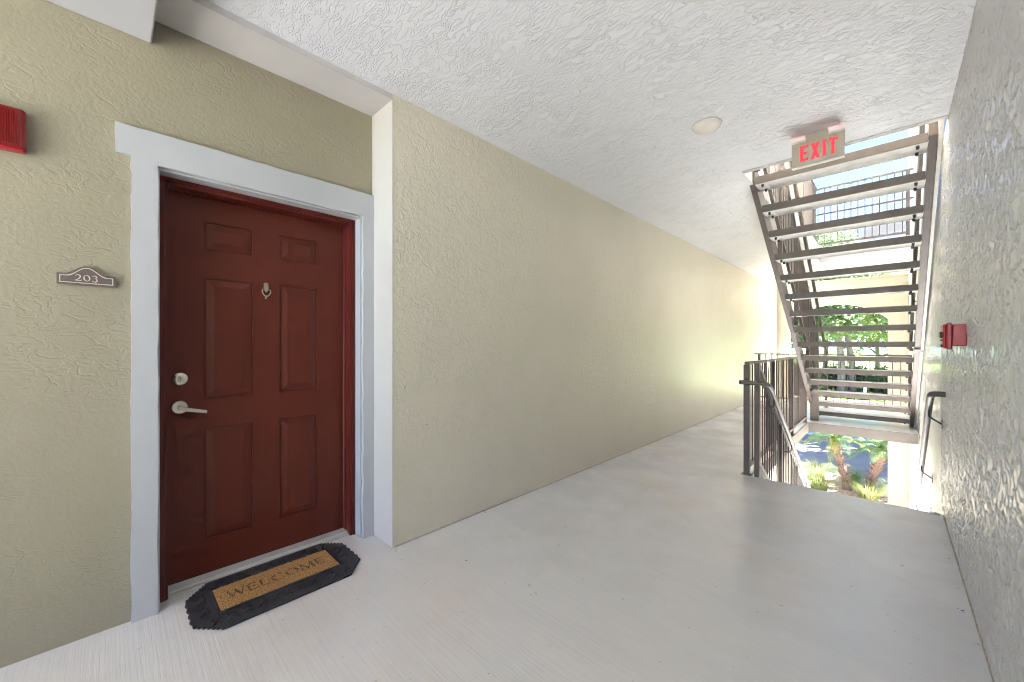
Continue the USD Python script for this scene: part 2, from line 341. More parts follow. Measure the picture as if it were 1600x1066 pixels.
# mulch bed: an uneven sheet
nx, ny = 90, 40
gx, gy = np.meshgrid(np.linspace(-8, 6, nx), np.linspace(12.78, 16.7, ny))
P = np.stack([gx, gy, np.zeros_like(gx)], -1)
gz = GZ + 0.03 + 0.10 * meshkit.fbm(P * 1.3, 4, 3) + 0.03 * meshkit.fbm(P * 9, 2, 5)
V = np.stack([gx, gy, gz], -1).reshape(-1, 3)
idx = np.arange(nx * ny).reshape(ny, nx)
Fq = np.stack([idx[:-1, :-1], idx[:-1, 1:], idx[1:, 1:], idx[1:, :-1]], -1).reshape(-1, 4)
solo('mulch', (lambda a: trimesh.Trimesh(a[0], a[1]))(meshkit.arrays((V, Fq))[:2]), M_mulch, kind='stuff', label='reddish bark mulch bed around the palm trunks')

# ------------------------------------------------------------------ floors and ceiling
def xy_extr(poly, z0, z1): return extr(poly, z1 - z0, (0, 0, z0), (1, 0, 0), (0, 1, 0))
well = sbox(HX0, Y0_OPEN, XR + 0.01, Y_LAND)
fl = unary_union([sbox(XA, Y_BACK, XR, Y_END), sbox(-2.66, 0.146, XA, 1.137), sbox(XD, Y_BACK, XA, YJ)]).difference(well)
floor = solo('floor', xy_extr(fl, -0.15, 0.0), M_floor, kind='structure')
part(floor, 'edge_nosing', [box(HX0, XR - 0.002, Y0_OPEN + 0.0005, Y0_OPEN + 0.006, -0.12, -0.004)], M_slab)
part(floor, 'edge_beam', [box(HX0 + 0.001, XR - 0.002, Y_LAND - 0.008, Y_LAND - 0.0005, -0.152, -0.003),
                            box(HX0 + 0.0005, HX0 + 0.008, Y0_OPEN + 0.01, Y_LAND - 0.009, -0.152, -0.003)], M_slab)
M_lower = plain('grey_ground_floor_concrete', (0.52, 0.515, 0.505), rough=0.7, var=0.08, scale=2)
solo('ground_floor', box(XD, 0.7, Y_BACK, 12.77, GZ - 0.1, F1), M_lower, kind='structure')
ch = sbox(-0.955, YC_OPEN, XR + 0.01, 9.35)
cl = sbox(XA, 0.13, XR, Y_END).difference(ch)
ceil = solo('ceiling', xy_extr(cl, CEIL, F3), M_ceil, kind='structure')
part(ceil, 'soffit', box(XD, XA, 0.13, YJ, 2.768, F3 - 0.01), M_soffit)
part(ceil, 'rear_panel', box(XD, XR + 0.6, Y_BACK, -0.6, CEIL, F3), M_soffit)
part(ceil, 'opening_edge', [box(-0.955, XR - 0.002, YC_OPEN - 0.05, YC_OPEN + 0.003, CEIL - 0.006, F3 - 0.005)], M_soffit)
solo('ceiling_beam', rbox(XD + 0.001, XR + 0.6, -0.6, 0.13, 2.652, F3, 0.006), M_trim, 'white dropped ceiling beam above the alarm at the upper left', 'beam')

r3 = random.Random(12); fl_ = []
for i in range(46):
    x_, y_ = r3.uniform(XA + 0.05, XR - 0.05), r3.uniform(0.3, 4.2)
    if r3.random() < 0.5: x_ = r3.choice((XA + r3.uniform(0.01, 0.06), XR - r3.uniform(0.015, 0.06)))
    a_ = r3.uniform(0, 3.14); L_ = r3.uniform(0.003, 0.010); w_ = L_ * r3.uniform(0.25, 0.6)
    c_, s_ = math.cos(a_), math.sin(a_)
    q_ = [(x_ + c_ * u * L_ - s_ * v * w_, y_ + s_ * u * L_ + c_ * v * w_, 0.0008 + 0.001 * abs(u)) for u, v in ((-1, 0), (0, -1), (1, 0), (0, 1))]
    fl_.append(trimesh.Trimesh(q_, [[0, 1, 2], [0, 2, 3]], process=False))
part(floor, 'dirt_specks', fl_, M_bolt, kind='stuff')
# ------------------------------------------------------------------ walls
solo('roof', box(-2.7, 0.6, Y_BACK, 3.5, 5.9, 6.1), M_soffit, 'flat white roof over the upper floor', 'roof')
w = thing('corridor_wall', 'long cream textured stucco wall running from the door recess to the far railing', 'wall', (XA, YJ, 0))
part(w, 'wall_face', box(-2.75, XA, YJ, 12.5, F1, 6.0), M_wall)
part(w, 'wall_end', box(XD + 0.001, XA + 0.0015, YJ - 0.004, YJ - 0.0005, 0.0, CEIL - 0.001), M_jog, label='off-white return where the wall steps back to the door')
part(w, 'anchor_hole', [lathe([(0, 0), (0.0035, 0), (0.003, 0.002), (0, 0.002)], 8, (XA, 1.29, 0.986), (1, 0, 0)), lathe([(0, 0), (0.0035, 0), (0.003, 0.002), (0, 0.002)], 8, (XA, 1.456, 0.727), (1, 0, 0))], M_bolt)
part(w, 'base_caulk', box(XA + 0.0005, XA + 0.008, YJ + 0.01, Y_END, 0.0005, 0.007), M_caulk)
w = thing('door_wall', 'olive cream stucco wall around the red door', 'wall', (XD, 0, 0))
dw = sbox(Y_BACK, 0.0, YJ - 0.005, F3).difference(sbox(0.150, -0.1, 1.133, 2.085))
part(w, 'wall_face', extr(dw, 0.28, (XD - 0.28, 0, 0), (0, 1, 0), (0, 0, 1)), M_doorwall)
w = thing('stucco_wall', 'tall glossy rough trowelled stucco wall along the right side', 'wall', (XR, Y_R0, 0))
rw = unary_union([sbox(Y_R0, F1, 12.745, 5.2), sbox(8.0, F1, 12.745, 9.0)]).difference(sbox(5.6, F1 - 1, 10.6, -0.35))
part(w, 'wall_face', extr(rw, 0.22, (XR + 0.0085, 0, 0), (0, 1, 0), (0, 0, 1)), M_rwall)
# the part close to the eye: trowelled plaster as real relief
gy_, gz_ = np.meshgrid(np.linspace(1.62, 4.50, 790), np.linspace(0.002, CEIL - 0.002, 690))
P = np.stack([gy_ * 0, gy_, gz_], -1)
Wp = P + 0.045 * np.stack([gy_ * 0, meshkit.noise(P * 9, 11) - 0.5, meshkit.noise(P * 9, 12) - 0.5], -1) + 0.018 * np.stack([gy_ * 0, meshkit.noise(P * 26, 13) - 0.5, meshkit.noise(P * 26, 14) - 0.5], -1)
def field(sy, sz, sd):
    S_ = Wp * np.array([1, sy, sz])
    return 0.66 * meshkit.noise(S_, sd) + 0.24 * meshkit.noise(S_ * 2.1, sd + 1) + 0.10 * meshkit.noise(S_ * 4.3, sd + 2)
n1, n2 = field(21.0, 15.0, 21), field(30.0, 19.0, 31)
sm = lambda a: np.clip(a, 0, 1) ** 2 * (3 - 2 * np.clip(a, 0, 1))
gr = np.minimum(sm(np.abs(n1 - 0.5) / 0.085), 0.45 + 0.55 * sm(np.abs(n2 - 0.5) / 0.09))
mk = np.clip(0.75 + 0.5 * (meshkit.noise(P * 4.0, 25) - 0.4), 0.55, 1)
hgt = 0.0095 * (1 - (1 - gr) * mk) + 0.0022 * (meshkit.fbm(P * 40, 3, 26) - 0.5) + 0.003 * (meshkit.noise(P * 2.5, 28) - 0.5)
V = np.stack([XR + 0.0075 - hgt, gy_, gz_], -1).reshape(-1, 3); idx = np.arange(gy_.size).reshape(gy_.shape)
Fq = np.stack([idx[:-1, :-1], idx[1:, :-1], idx[1:, 1:], idx[:-1, 1:]], -1).reshape(-1, 4)
part(w, 'trowelled_face', trimesh.Trimesh(*meshkit.arrays((V, Fq))[:2], process=False), M_rpanel, smooth=True)
part(w, 'base_caulk', box(XR - 0.007, XR - 0.0005, Y_R0 + 0.1, Y0_OPEN - 0.02, 0.0005, 0.006), M_caulk)

def arch(xc, hw, zs, sag, z0):
    R = (hw * hw + sag * sag) / (2 * sag); a = math.asin(hw / R)
    t = np.linspace(-a, a, 32)
    pts = [(xc - hw, z0)] + [(xc + R * math.sin(u), zs + sag - R + R * math.cos(u)) for u in t] + [(xc + hw, z0)]
    return Polygon(pts)
sw = unary_union([sbox(XA, F1, XR, 2.835), sbox(XA, 2.8, -1.49, 6.0)])
sw = sw.difference(arch(-1.0, 0.94, 1.875, 0.40, -0.10)).difference(arch(-1.0, 0.94, -0.80, 0.30, -3.3))
w = thing('arched_wall', 'cream exterior wall with an arched opening beyond the stairwell', 'wall', (-1.0, 12.5, F1))
part(w, 'wall_face', extr(sw, 0.25, (0, 12.75, 0), (1, 0, 0), (0, 0, 1)), M_extwall)
part(w, 'coping', box(-1.488, XR, 12.47, 12.78, 2.8355, 2.875), M_extwall)

# ------------------------------------------------------------------ the red door
d = thing('entrance_door', 'dark red six panel entrance door with white surround and lever handle', 'door', (XD, 0.64, 0))
tx0, tx1 = -2.56, -2.445
head = [(0.010, 2.105), (0.010, 2.236), (1.2095, 2.236), (1.2095, 0.0), (1.133, 0.0), (1.133, 2.085), (0.150, 2.085), (0.150, 0.0), (0.060, 0.0), (0.060, 2.105)]
def wavy(pts, amp, seed, step=0.03):
    out_ = []
    for (a0, b0), (a1, b1) in zip(pts, pts[1:] + pts[:1]):
        L = math.hypot(a1 - a0, b1 - b0); n_ = max(1, int(L / step))
        for i_ in range(n_):
            t_ = i_ / n_; q_ = np.array([[a0 + (a1 - a0) * t_, b0 + (b1 - b0) * t_, 0.0]])
            k_ = 0.0 if i_ == 0 else amp * float((meshkit.noise(q_ * 14, seed) - 0.5 + 0.5 * (meshkit.noise(q_ * 45, seed + 1) - 0.5))[0])
            nx_, ny_ = -(b1 - b0) / L, (a1 - a0) / L
            out_.append((a0 + (a1 - a0) * t_ + nx_ * k_, b0 + (b1 - b0) * t_ + ny_ * k_))
    return out_
surround = Polygon(wavy(head, 0.006, 5))
tm = extr(surround, 0.025, (XD, 0, 0), (0, 1, 0), (0, 0, 1))
lin = [box(-2.56, XD - 0.0005, 0.1505, 0.158, 0, 2.084), box(-2.56, XD - 0.0005, 1.1245, 1.1325, 0, 2.084), box(-2.56, XD - 0.0005, 0.1582, 1.1243, 2.076, 2.0845)]
part(d, 'door_surround', [tm] + lin, M_trim, label='white painted trim board around the door')
def ring(y0, y1, ztop, t):   # three-sided jamb outline
    return Polygon([(y0, 0), (y0, ztop), (y1, ztop), (y1, 0), (y1 - t, 0), (y1 - t, ztop - t), (y0 + t, ztop - t), (y0 + t, 0)])
jm = [extr(ring(0.1582, 1.1242, 2.0758, 0.034), 0.115, (-2.665, 0, 0), (0, 1, 0), (0, 0, 1)),
      extr(ring(0.1584, 1.1240, 2.0756, 0.015), 0.008, (-2.55, 0, 0), (0, 1, 0), (0, 0, 1)),
      extr(ring(0.178, 1.1044, 2.056, 0.008), 0.005, (-2.55, 0, 0), (0, 1, 0), (0, 0, 1)),
      extr(ring(0.1922, 1.0902, 2.0418, 0.005), 0.020, (-2.634, 0, 0), (0, 1, 0), (0, 0, 1))]
part(d, 'door_frame', jm, M_jamb)
DX = -2.636
holes, panels = [], []
for ya, yb in ((0.342, 0.571), (0.700, 0.923)):
    for za, zb in ((1.760, 1.918), (0.963, 1.616), (0.203, 0.815)):
        holes.append(sbox(ya, za, yb, zb)); panels.append((ya, yb, za, zb))
leaf = sbox(0.1985, 0.026, 1.0840, 2.0385).difference(unary_union(holes))
part(d, 'door_leaf', [extr(leaf, 0.009, (DX - 0.009, 0, 0), (0, 1, 0), (0, 0, 1)), box(DX - 0.042, DX - 0.0092, 0.1985, 1.0840, 0.026, 2.0385)], M_door)
def frust(ya, yb, za, zb, xb, xf, ins):
    V = [(xb, ya, za), (xb, yb, za), (xb, yb, zb), (xb, ya, zb)] + [(xf, ya + ins, za + ins), (xf, yb - ins, za + ins), (xf, yb - ins, zb - ins), (xf, ya + ins, zb - ins)]
    m = trimesh.convex.convex_hull(np.array(V)); return m
for ya, yb, za, zb in panels:
    o, c = 0.011, 0.0
    bead = [frust(ya - 0.001, yb + 0.001, za - 0.001, zb + 0.001, DX - 0.0088, DX - 0.0086, 0.0005)]
    rim = sbox(ya, za, yb, zb).difference(sbox(ya + 0.006, za + 0.006, yb - 0.006, zb - 0.006))
    field = frust(ya + o, yb - o, za + o, zb - o, DX - 0.0085, DX + 0.0012, 0.036)
    part(d, 'panel', [extr(rim, 0.0102, (DX - 0.009, 0, 0), (0, 1, 0), (0, 0, 1)), field], M_door)
part(d, 'threshold', [rbox(-2.665, -2.578, 0.1928, 1.0896, 0.001, 0.022, 0.004), rbox(-2.60, -2.555, 0.1928, 1.0896, 0.0005, 0.010, 0.003)], M_sill)
by, bz = 0.245, 1.077
db = part(d, 'deadbolt', lathe([(0, 0), (0.033, 0), (0.033, 0.006), (0.030, 0.013), (0.020, 0.018), (0.0165, 0.0185), (0.0165, 0.0165), (0, 0.0165)], 36, (DX, by, bz), (1, 0, 0)), M_nickel, smooth=35)
part(db, 'key_plug', lathe([(0, 0.0166), (0.0085, 0.0166), (0.0085, 0.021), (0, 0.021)], 24, (DX, by, bz), (1, 0, 0)), M_pewter, smooth=35)
part(db, 'keyhole', box(DX + 0.0211, DX + 0.0216, by - 0.0012, by + 0.0012, bz - 0.006, bz + 0.004), M_keyhole)
hz = 0.930
hd = part(d, 'door_handle', [lathe([(0, 0), (0.034, 0), (0.034, 0.004), (0.031, 0.011), (0.016, 0.014), (0, 0.014)], 36, (DX, by, hz), (1, 0, 0)),
                        lathe([(0, 0.013), (0.0115, 0.013), (0.0115, 0.045), (0, 0.045)], 20, (DX, by, hz), (1, 0, 0))], M_nickel, smooth=35)
lev = trimesh.convex.convex_hull(np.array([(DX + 0.038 + dx, by - 0.012 + 0.0, hz + s * 0.011) for dx in (0, 0.014) for s in (-1, 1)] +
      [(DX + 0.046 + dx, by + 0.105, hz - 0.030 + s * 0.0075) for dx in (0, 0.009) for s in (-1, 1)] +
      [(DX + 0.043 + dx, by - 0.006, hz + s * 0.008) for dx in (-0.008, 0.012) for s in (-1, 1)]))
part(hd, 'lever', lev, M_nickel)
ky, kz = 0.632, 1.569
kn = part(d, 'door_knocker', [lathe([(0, 0), (0.013, 0), (0.012, 0.006), (0, 0.010)], 20, (DX, ky, kz + 0.036), (1, 0, 0)),
                              trimesh.convex.convex_hull(np.array([(DX + a, ky + b, kz + c) for a in (0, 0.010) for b, c in ((-0.012, 0.022), (0.012, 0.022), (0.010, 0.004), (-0.010, 0.004), (0, -0.010), (0, 0.048))])),
                              lathe([(0, 0), (0.006, 0), (0.005, 0.006), (0, 0.008)], 14, (DX, ky, kz - 0.042), (1, 0, 0))], M_pewter, smooth=40)
hoop = [(DX + 0.013, ky + 0.021 * math.cos(t) * (1 if math.sin(t) > -0.3 else 0.9), kz - 0.006 + 0.026 * math.sin(t)) for t in np.linspace(math.radians(145), math.radians(395), 26)]
part(kn, 'knocker_ring', [tube(hoop, 0.0034, 8), trimesh.creation.icosphere(2, 0.007).apply_translation((DX + 0.011, ky, kz - 0.034))], M_pewter, smooth=True)

# ------------------------------------------------------------------ writing: stroke lettering
def stroke(pts, w):
    """variable width stroke; pts [(x, y)], w scalar or list"""
    pts = np.array(pts, float); w = np.broadcast_to(np.asarray(w, float), (len(pts),))
    hull = []
    for i in range(len(pts) - 1):
        hull.append(unary_union([Point(pts[i]).buffer(w[i] / 2, 6), Point(pts[i + 1]).buffer(w[i + 1] / 2, 6)]).convex_hull)
    return unary_union(hull)
def arc(cx, cy, rx, ry, a0, a1, n=18):
    t = np.radians(np.linspace(a0, a1, n)); return [(cx + rx * math.cos(u), cy + ry * math.sin(u)) for u in t]
def digit(c):   # unit height old-style serif figures
    if c == '0':
        return affinity.scale(Point(0.36, 0.5).buffer(1, 32), 0.36, 0.5, origin=(0.36, 0.5)).difference(affinity.rotate(affinity.scale(Point(0.36, 0.5).buffer(1, 32), 0.215, 0.43, origin=(0.36, 0.5)), 8, origin=(0.36, 0.5)))
    if c == '2':
        top = arc(0.30, 0.70, 0.25, 0.27, 165, -20, 16)
        s = stroke(top + [(0.44, 0.42), (0.25, 0.20), (0.05, 0.06)], [0.07] * 4 + [0.10] * 5 + [0.13] * 7 + [0.11, 0.08, 0.06])
        return unary_union([s, stroke([(0.05, 0.06), (0.60, 0.06)], [0.10, 0.13]), stroke([(0.60, 0.06), (0.65, 0.20)], [0.10, 0.04])])
    if c == '3':
        return unary_union([stroke(arc(0.27, 0.76, 0.20, 0.21, 160, -75, 16), [0.06] * 5 + [0.11] * 7 + [0.06] * 4),
                            stroke(arc(0.27, 0.28, 0.25, 0.27, 80, -150, 18), [0.06] * 4 + [0.13] * 9 + [0.07] * 5)])
def block(c):   # heavy condensed capitals of unit height
    t = 0.21
    if c == 'E': return unary_union([sbox(0, 0, t, 1), sbox(0, 0, 0.52, 0.16), sbox(0, 0.43, 0.46, 0.58), sbox(0, 0.84, 0.52, 1)]), 0.52
    if c == 'X': return unary_union([Polygon([(0, 0), (0.22, 0), (0.60, 1), (0.38, 1)]), Polygon([(0.38, 0), (0.60, 0), (0.22, 1), (0, 1)])]), 0.60
    if c == 'I': return sbox(0, 0, t, 1), t
    if c == 'T': return unary_union([sbox(0, 0.84, 0.56, 1), sbox(0.175, 0, 0.385, 1)]), 0.56
def serif(c):   # light serif capitals of unit height
    a, b = 0.15, 0.075
    def L(*p, w=a): return stroke(p, w)
    sf = lambda x, y, h=0.09: L((x - h, y), (x + h, y), w=0.06)
    if c == 'W': return unary_union([L((0.05, 1), (0.3, 0)), L((0.3, 0), (0.52, 0.9), w=b), L((0.52, 0.9), (0.76, 0)), L((0.76, 0), (1.0, 1), w=b), sf(0.05, 1), sf(1.0, 1)]), 1.05
    if c == 'E': return unary_union([L((0.12, 0), (0.12, 1)), L((0.12, 0.03), (0.58, 0.03), w=b), L((0.12, 0.52), (0.45, 0.52), w=b), L((0.12, 0.97), (0.55, 0.97), w=b), L((0.58, 0), (0.60, 0.2), w=0.05), L((0.55, 1), (0.56, 0.82), w=0.05), sf(0.12, 0.03), sf(0.12, 0.97)]), 0.66
    if c == 'L': return unary_union([L((0.12, 0), (0.12, 1)), L((0.12, 0.03), (0.55, 0.03), w=b), L((0.55, 0), (0.58, 0.24), w=0.05), sf(0.12, 0.97), sf(0.12, 0.03)]), 0.64
    if c == 'C': return unary_union([stroke(arc(0.47, 0.5, 0.38, 0.48, 45, 315, 24), [0.07] * 7 + [a] * 10 + [0.07] * 7), L((0.74, 0.80), (0.76, 1.0), w=0.05)]), 0.84
    if c == 'O': return stroke(arc(0.45, 0.5, 0.38, 0.48, 0, 360, 33), [a] * 5 + [0.08] * 8 + [a] * 8 + [0.08] * 8 + [a] * 4), 0.90
    if c == 'M': return unary_union([L((0.10, 0), (0.14, 1), w=b), L((0.14, 1), (0.50, 0.05)), L((0.50, 0.05), (0.86, 1), w=b), L((0.86, 1), (0.90, 0)), sf(0.10, 0.02), sf(0.90, 0.02), sf(0.12, 0.98), sf(0.88, 0.98)]), 1.02

# plaque with the number
y0, y1, zb = -0.159, 0.0115, 1.505
yc = (y0 + y1) / 2
def plaq(ins):
    pts = [(y0 + ins, zb + ins), (y1 - ins, zb + ins)]
    for t in np.linspace(1, -1, 41):
        y = yc + t * ((y1 - y0) / 2 - ins)
        pts.append((y, 1.551 - ins + 0.036 * (0.5 + 0.5 * math.cos(math.pi * min(1, abs(t) / 0.78)))))
    return Polygon(pts)
s = thing('number_plaque', 'small brown curved-top plaque reading 203 on the wall left of the door', 'sign', (XD, yc, zb))
part(s, 'plaque', extr(plaq(0), 0.014, (XD, 0, 0), (0, 1, 0), (0, 0, 1)), M_plaque)
part(s, 'border_line', extr(plaq(0.0075).difference(plaq(0.0105)), 0.0012, (XD + 0.0141, 0, 0), (0, 1, 0), (0, 0, 1)), M_plaqueline)
xo = yc - 0.035
for c, dx, dz, hh in (('2', 0, 0, 0.026), ('0', 0.024, 0, 0.026), ('3', 0.049, -0.001, 0.027)):
    part(s, 'digit', extr(affinity.translate(affinity.scale(digit(c), hh * 1.1, hh, origin=(0, 0)), xo + dx, 1.5225 + dz), 0.0014, (XD + 0.0141, 0, 0), (0, 1, 0), (0, 0, 1)), M_plaqueline)

# red strobe, left edge
s = thing('alarm_strobe', 'bright red ribbed alarm strobe at the left edge above the plaque', 'alarm', (XD, -0.31, 2.09))
part(s, 'back_box', rbox(XD, -2.435, -0.375, -0.237, 2.006, 2.172, 0.006), M_redplastic)
lens = [rbox(-2.4345, -2.424, -0.372, -0.240, 2.012, 2.168, 0.006)]
for i in range(20):
    yv = -0.366 + i * 0.0058
    lens.append(rbox(-2.4243, -2.4205, yv, yv + 0.0038, 2.026, 2.156, 0.002))
part(s, 'ribbed_lens', lens, M_redlens)

# pull station on the right wall
s = thing('fire_alarm_box', 'red fire alarm pull box projecting from the rough right wall', 'alarm', (XR, 3.1, 1.3))
part(s, 'back_box', rbox(0.226, XR, 3.045, 3.155, 1.246, 1.359, 0.004), M_redplastic)
part(s, 'front_cover', [rbox(0.205, 0.2258, 3.032, 3.168, 1.228, 1.366, 0.005), rbox(0.193, 0.2052, 3.038, 3.162, 1.234, 1.360, 0.005)], M_redplastic)
part(s, 'pull_handle', [rbox(0.184, 0.1928, 3.05, 3.15, 1.288, 1.322, 0.003), rbox(0.186, 0.1928, 3.07, 3.13, 1.272, 1.281, 0.002), rbox(0.187, 0.1928, 3.06, 3.14, 1.240, 1.256, 0.002)], M_black)

# ------------------------------------------------------------------ exit sign and ceiling disc
ex0, ex1, ez0, ez1, ey = -0.538, -0.235, 2.578, 2.755, 3.570
s = thing('exit_sign', 'tan hanging sign with red EXIT letters under the ceiling', 'sign', ((ex0 + ex1) / 2, ey, ez1))
part(s, 'sign_plate', rbox(ex0, ex1, ey, ey + 0.026, ez0, ez1, 0.003), M_signplate)
part(s, 'edge_trim', [box(ex0, ex1, ey - 0.002, ey + 0.028, ez0 - 0.007, ez0 - 0.0005), box(ex0, -0.462, ey - 0.002, ey + 0.028, ez1 + 0.0005, ez1 + 0.008), box(-0.318, ex1, ey - 0.002, ey + 0.028, ez1 + 0.0005, ez1 + 0.008)], M_signtrim)
part(s, 'mounting_bracket', [box(-0.455, -0.325, ey + 0.004, ey + 0.022, ez1 + 0.0005, CEIL - 0.0005)], M_signplate)
part(s, 'front_lip', [box(ex0, -0.462, ey - 0.002, ey + 0.001, ez1 + 0.0085, ez1 + 0.0135), box(-0.318, ex1, ey - 0.002, ey + 0.001, ez1 + 0.0085, ez1 + 0.0135)], M_signtrim)
part(s, 'lamp_strip', [box(ex0 + 0.006, -0.464, ey + 0.004, ey + 0.022, ez1 + 0.0085, ez1 + 0.012), box(-0.316, ex1 - 0.006, ey + 0.004, ey + 0.022, ez1 + 0.0085, ez1 + 0.012)], M_exitstrip)
xo = -0.486
for c in 'EXIT':
    gl, wd = block(c)
    H = 0.113; gl = affinity.translate(affinity.scale(gl, H * 0.80, H, origin=(0, 0)), xo, ez0 + 0.034)
    part(s, 'letter', extr(gl, 0.0025, (0, ey - 0.0003, 0), (1, 0, 0), (0, 0, 1)), M_exitred)
    xo += wd * H * 0.80 + 0.0145
s = thing('ceiling_light', 'round white dome fixture on the ceiling left of the EXIT sign', 'ceiling light', (-0.932, 2.92, CEIL))
part(s, 'base_ring', lathe([(0, 0), (0.094, 0), (0.096, -0.004), (0.092, -0.010), (0, -0.010)][::-1], 48, (-0.932, 2.92, CEIL - 0.0005)), M_fixture, smooth=35)
part(s, 'diffuser', lathe([(0, -0.038), (0.03, -0.037), (0.06, -0.031), (0.080, -0.020), (0.087, -0.0102), (0, -0.0102)], 48, (-0.932, 2.92, CEIL - 0.0005)), M_fixture, smooth=50)

# ------------------------------------------------------------------ doormat
mx0, mx1, my0, my1 = -2.556, -2.095, 0.247, 1.007
out = [(mx0, 0.349), (mx0, 0.905), (-2.458, my1)]
n = 9
out += [(-2.458 + (0.237) * (i + .5) / n, my1 + (0.006 if i % 2 else -0.003)) for i in range(n)]
out += [(-2.221, my1), (mx1, 0.898), (mx1, 0.349), (-2.205, my0)]
out += [(-2.205 - 0.236 * (i + .5) / n, my0 + (-0.006 if i % 2 else 0.003)) for i in range(n)]
out += [(-2.441, my0)]
rub = Polygon(out).buffer(0)
def serrate(a, b, n=7, amp=0.005):
    a, b = np.array(a), np.array(b); t = (b - a) / np.linalg.norm(b - a); nn = np.array([t[1], -t[0]])
    return unary_union([Point(*(a + (b - a) * (i + .5) / n)).buffer(amp * 1.3, 6) for i in range(n)])
rub = unary_union([rub, serrate((mx0, 0.349), (-2.441, my0)), serrate((-2.458, my1), (mx0, 0.905)), serrate((-2.221, my1), (mx1, 0.898)), serrate((mx1, 0.349), (-2.205, my0))])
inner = sbox(-2.458, 0.352, -2.232, 0.902)
rubc = rub.difference(inner)
leafs = []
def leaf_hole(x, y, ang, L=0.017, wd=0.0065):
    return affinity.translate(affinity.rotate(affinity.scale(Point(0, 0).buffer(1, 5), L / 2, wd / 2), ang, origin=(0, 0)), x, y)
r2 = random.Random(3)
for yy_ in np.arange(0.33, 0.95, 0.058):
    for xx_, sgn in ((-2.165, 1), (-2.508, -1)):
        a0 = r2.uniform(-20, 20)
        for dx, dy, an in ((0, 0, 90), (0.016, 0.012, 35), (0.016, -0.012, -35), (-0.016, 0.012, -35), (-0.016, -0.012, 35)):
            leafs.append(leaf_hole(xx_ + dx, yy_ + dy, an + a0))
for xx_ in np.arange(-2.43, -2.22, 0.055):
    for yv in (0.300, 0.955):
        a0 = r2.uniform(-30, 30)
        for dx, dy, an in ((0, 0, 0), (0.013, 0.014, 55), (-0.013, 0.014, -55), (0.013, -0.014, -55)):
            leafs.append(leaf_hole(xx_ + dx, yv + dy, an + a0))
rubc = rubc.difference(unary_union(leafs))
s = thing('doormat', 'black rubber and coir WELCOME mat on the floor at the red door', 'doormat', (-2.32, 0.63, 0))
part(s, 'rubber_border', [extr(rubc, 0.0085, (0, 0, 0.0035), (1, 0, 0), (0, 1, 0)), extr(rub.buffer(-0.004), 0.0026, (0, 0, 0.0008), (1, 0, 0), (0, 1, 0)),
                          extr(sbox(-2.466, 0.344, -2.224, 0.910).difference(inner), 0.0035, (0, 0, 0.0121), (1, 0, 0), (0, 1, 0))], M_rubber)
# coir: a bristly top
cx = np.linspace(-2.4575, -2.2325, 60); cyv = np.linspace(0.3525, 0.9015, 140)
gx, gy = np.meshgrid(cx, cyv); P = np.stack([gx, gy, gx * 0], -1)
edge = np.minimum(np.minimum(gx - cx[0], cx[-1] - gx), np.minimum(gy - cyv[0], cyv[-1] - gy))
gz = 0.010 + 0.008 * np.clip(edge / 0.008, 0, 1) + 0.005 * (meshkit.noise(P * 210, 2) - 0.5) + 0.0015 * (meshkit.noise(P * 90, 4) - 0.5)
V = np.stack([gx, gy, gz], -1).reshape(-1, 3); idx = np.arange(gx.size).reshape(gx.shape)
Fq = np.stack([idx[:-1, :-1], idx[:-1, 1:], idx[1:, 1:], idx[1:, :-1]], -1).reshape(-1, 4)
part(s, 'coir_pad', trimesh.Trimesh(*meshkit.arrays((V, Fq))[:2]), M_coir, smooth=True)
tot = sum(serif(c)[1] for c in 'WELCOME') + 6 * 0.10
H = 0.068; sx = 0.455 / tot; yo = 0.397
for c in 'WELCOME':
    gl, wd = serif(c)
    gl = affinity.scale(gl, sx, H, origin=(0, 0))
    # reads along +y, tops towards the door (-x)
    part(s, 'letter', extr(gl, 0.0022, (-2.308, yo, 0.0165), (0, 1, 0), (-1, 0, 0)), M_coirink)
    yo += (wd + 0.10) * sx

# ------------------------------------------------------------------ staircase
RUN, RISE, YB, ZB = 0.2955, 0.194, 8.40, 0.13
def nose(y): return ZB + RISE * (YB + 0.30 - y) / RUN
SL = RISE / RUN
GX = -0.915
SX0, SX1 = -0.985, -0.936
RX0, RX1 = 0.200, 0.248
st = thing('staircase', 'open riser steel staircase with concrete treads rising to the floor above', 'staircase', (-0.37, 8.5, 0))
def yz_extr(poly, x0, x1): return extr(poly, x1 - x0, (x0, 0, 0), (0, 1, 0), (0, 0, 1))
ya, yb = 8.62, 4.282
zc = lambda y: nose(y) - 0.10
strp = Polygon([(ya, 0.002), (ya, max(zc(ya) + 0.11, 0.12)), (yb, zc(yb) + 0.11), (yb, zc(yb) - 0.11), (YB + 0.30 + (ZB - 0.21) / SL - 0.02 + 0.02, 0.002)])
for x0, x1 in ((SX0, SX1), (RX0, RX1)):
    part(st, 'stringer', yz_extr(strp, x0, x1), M_brown)
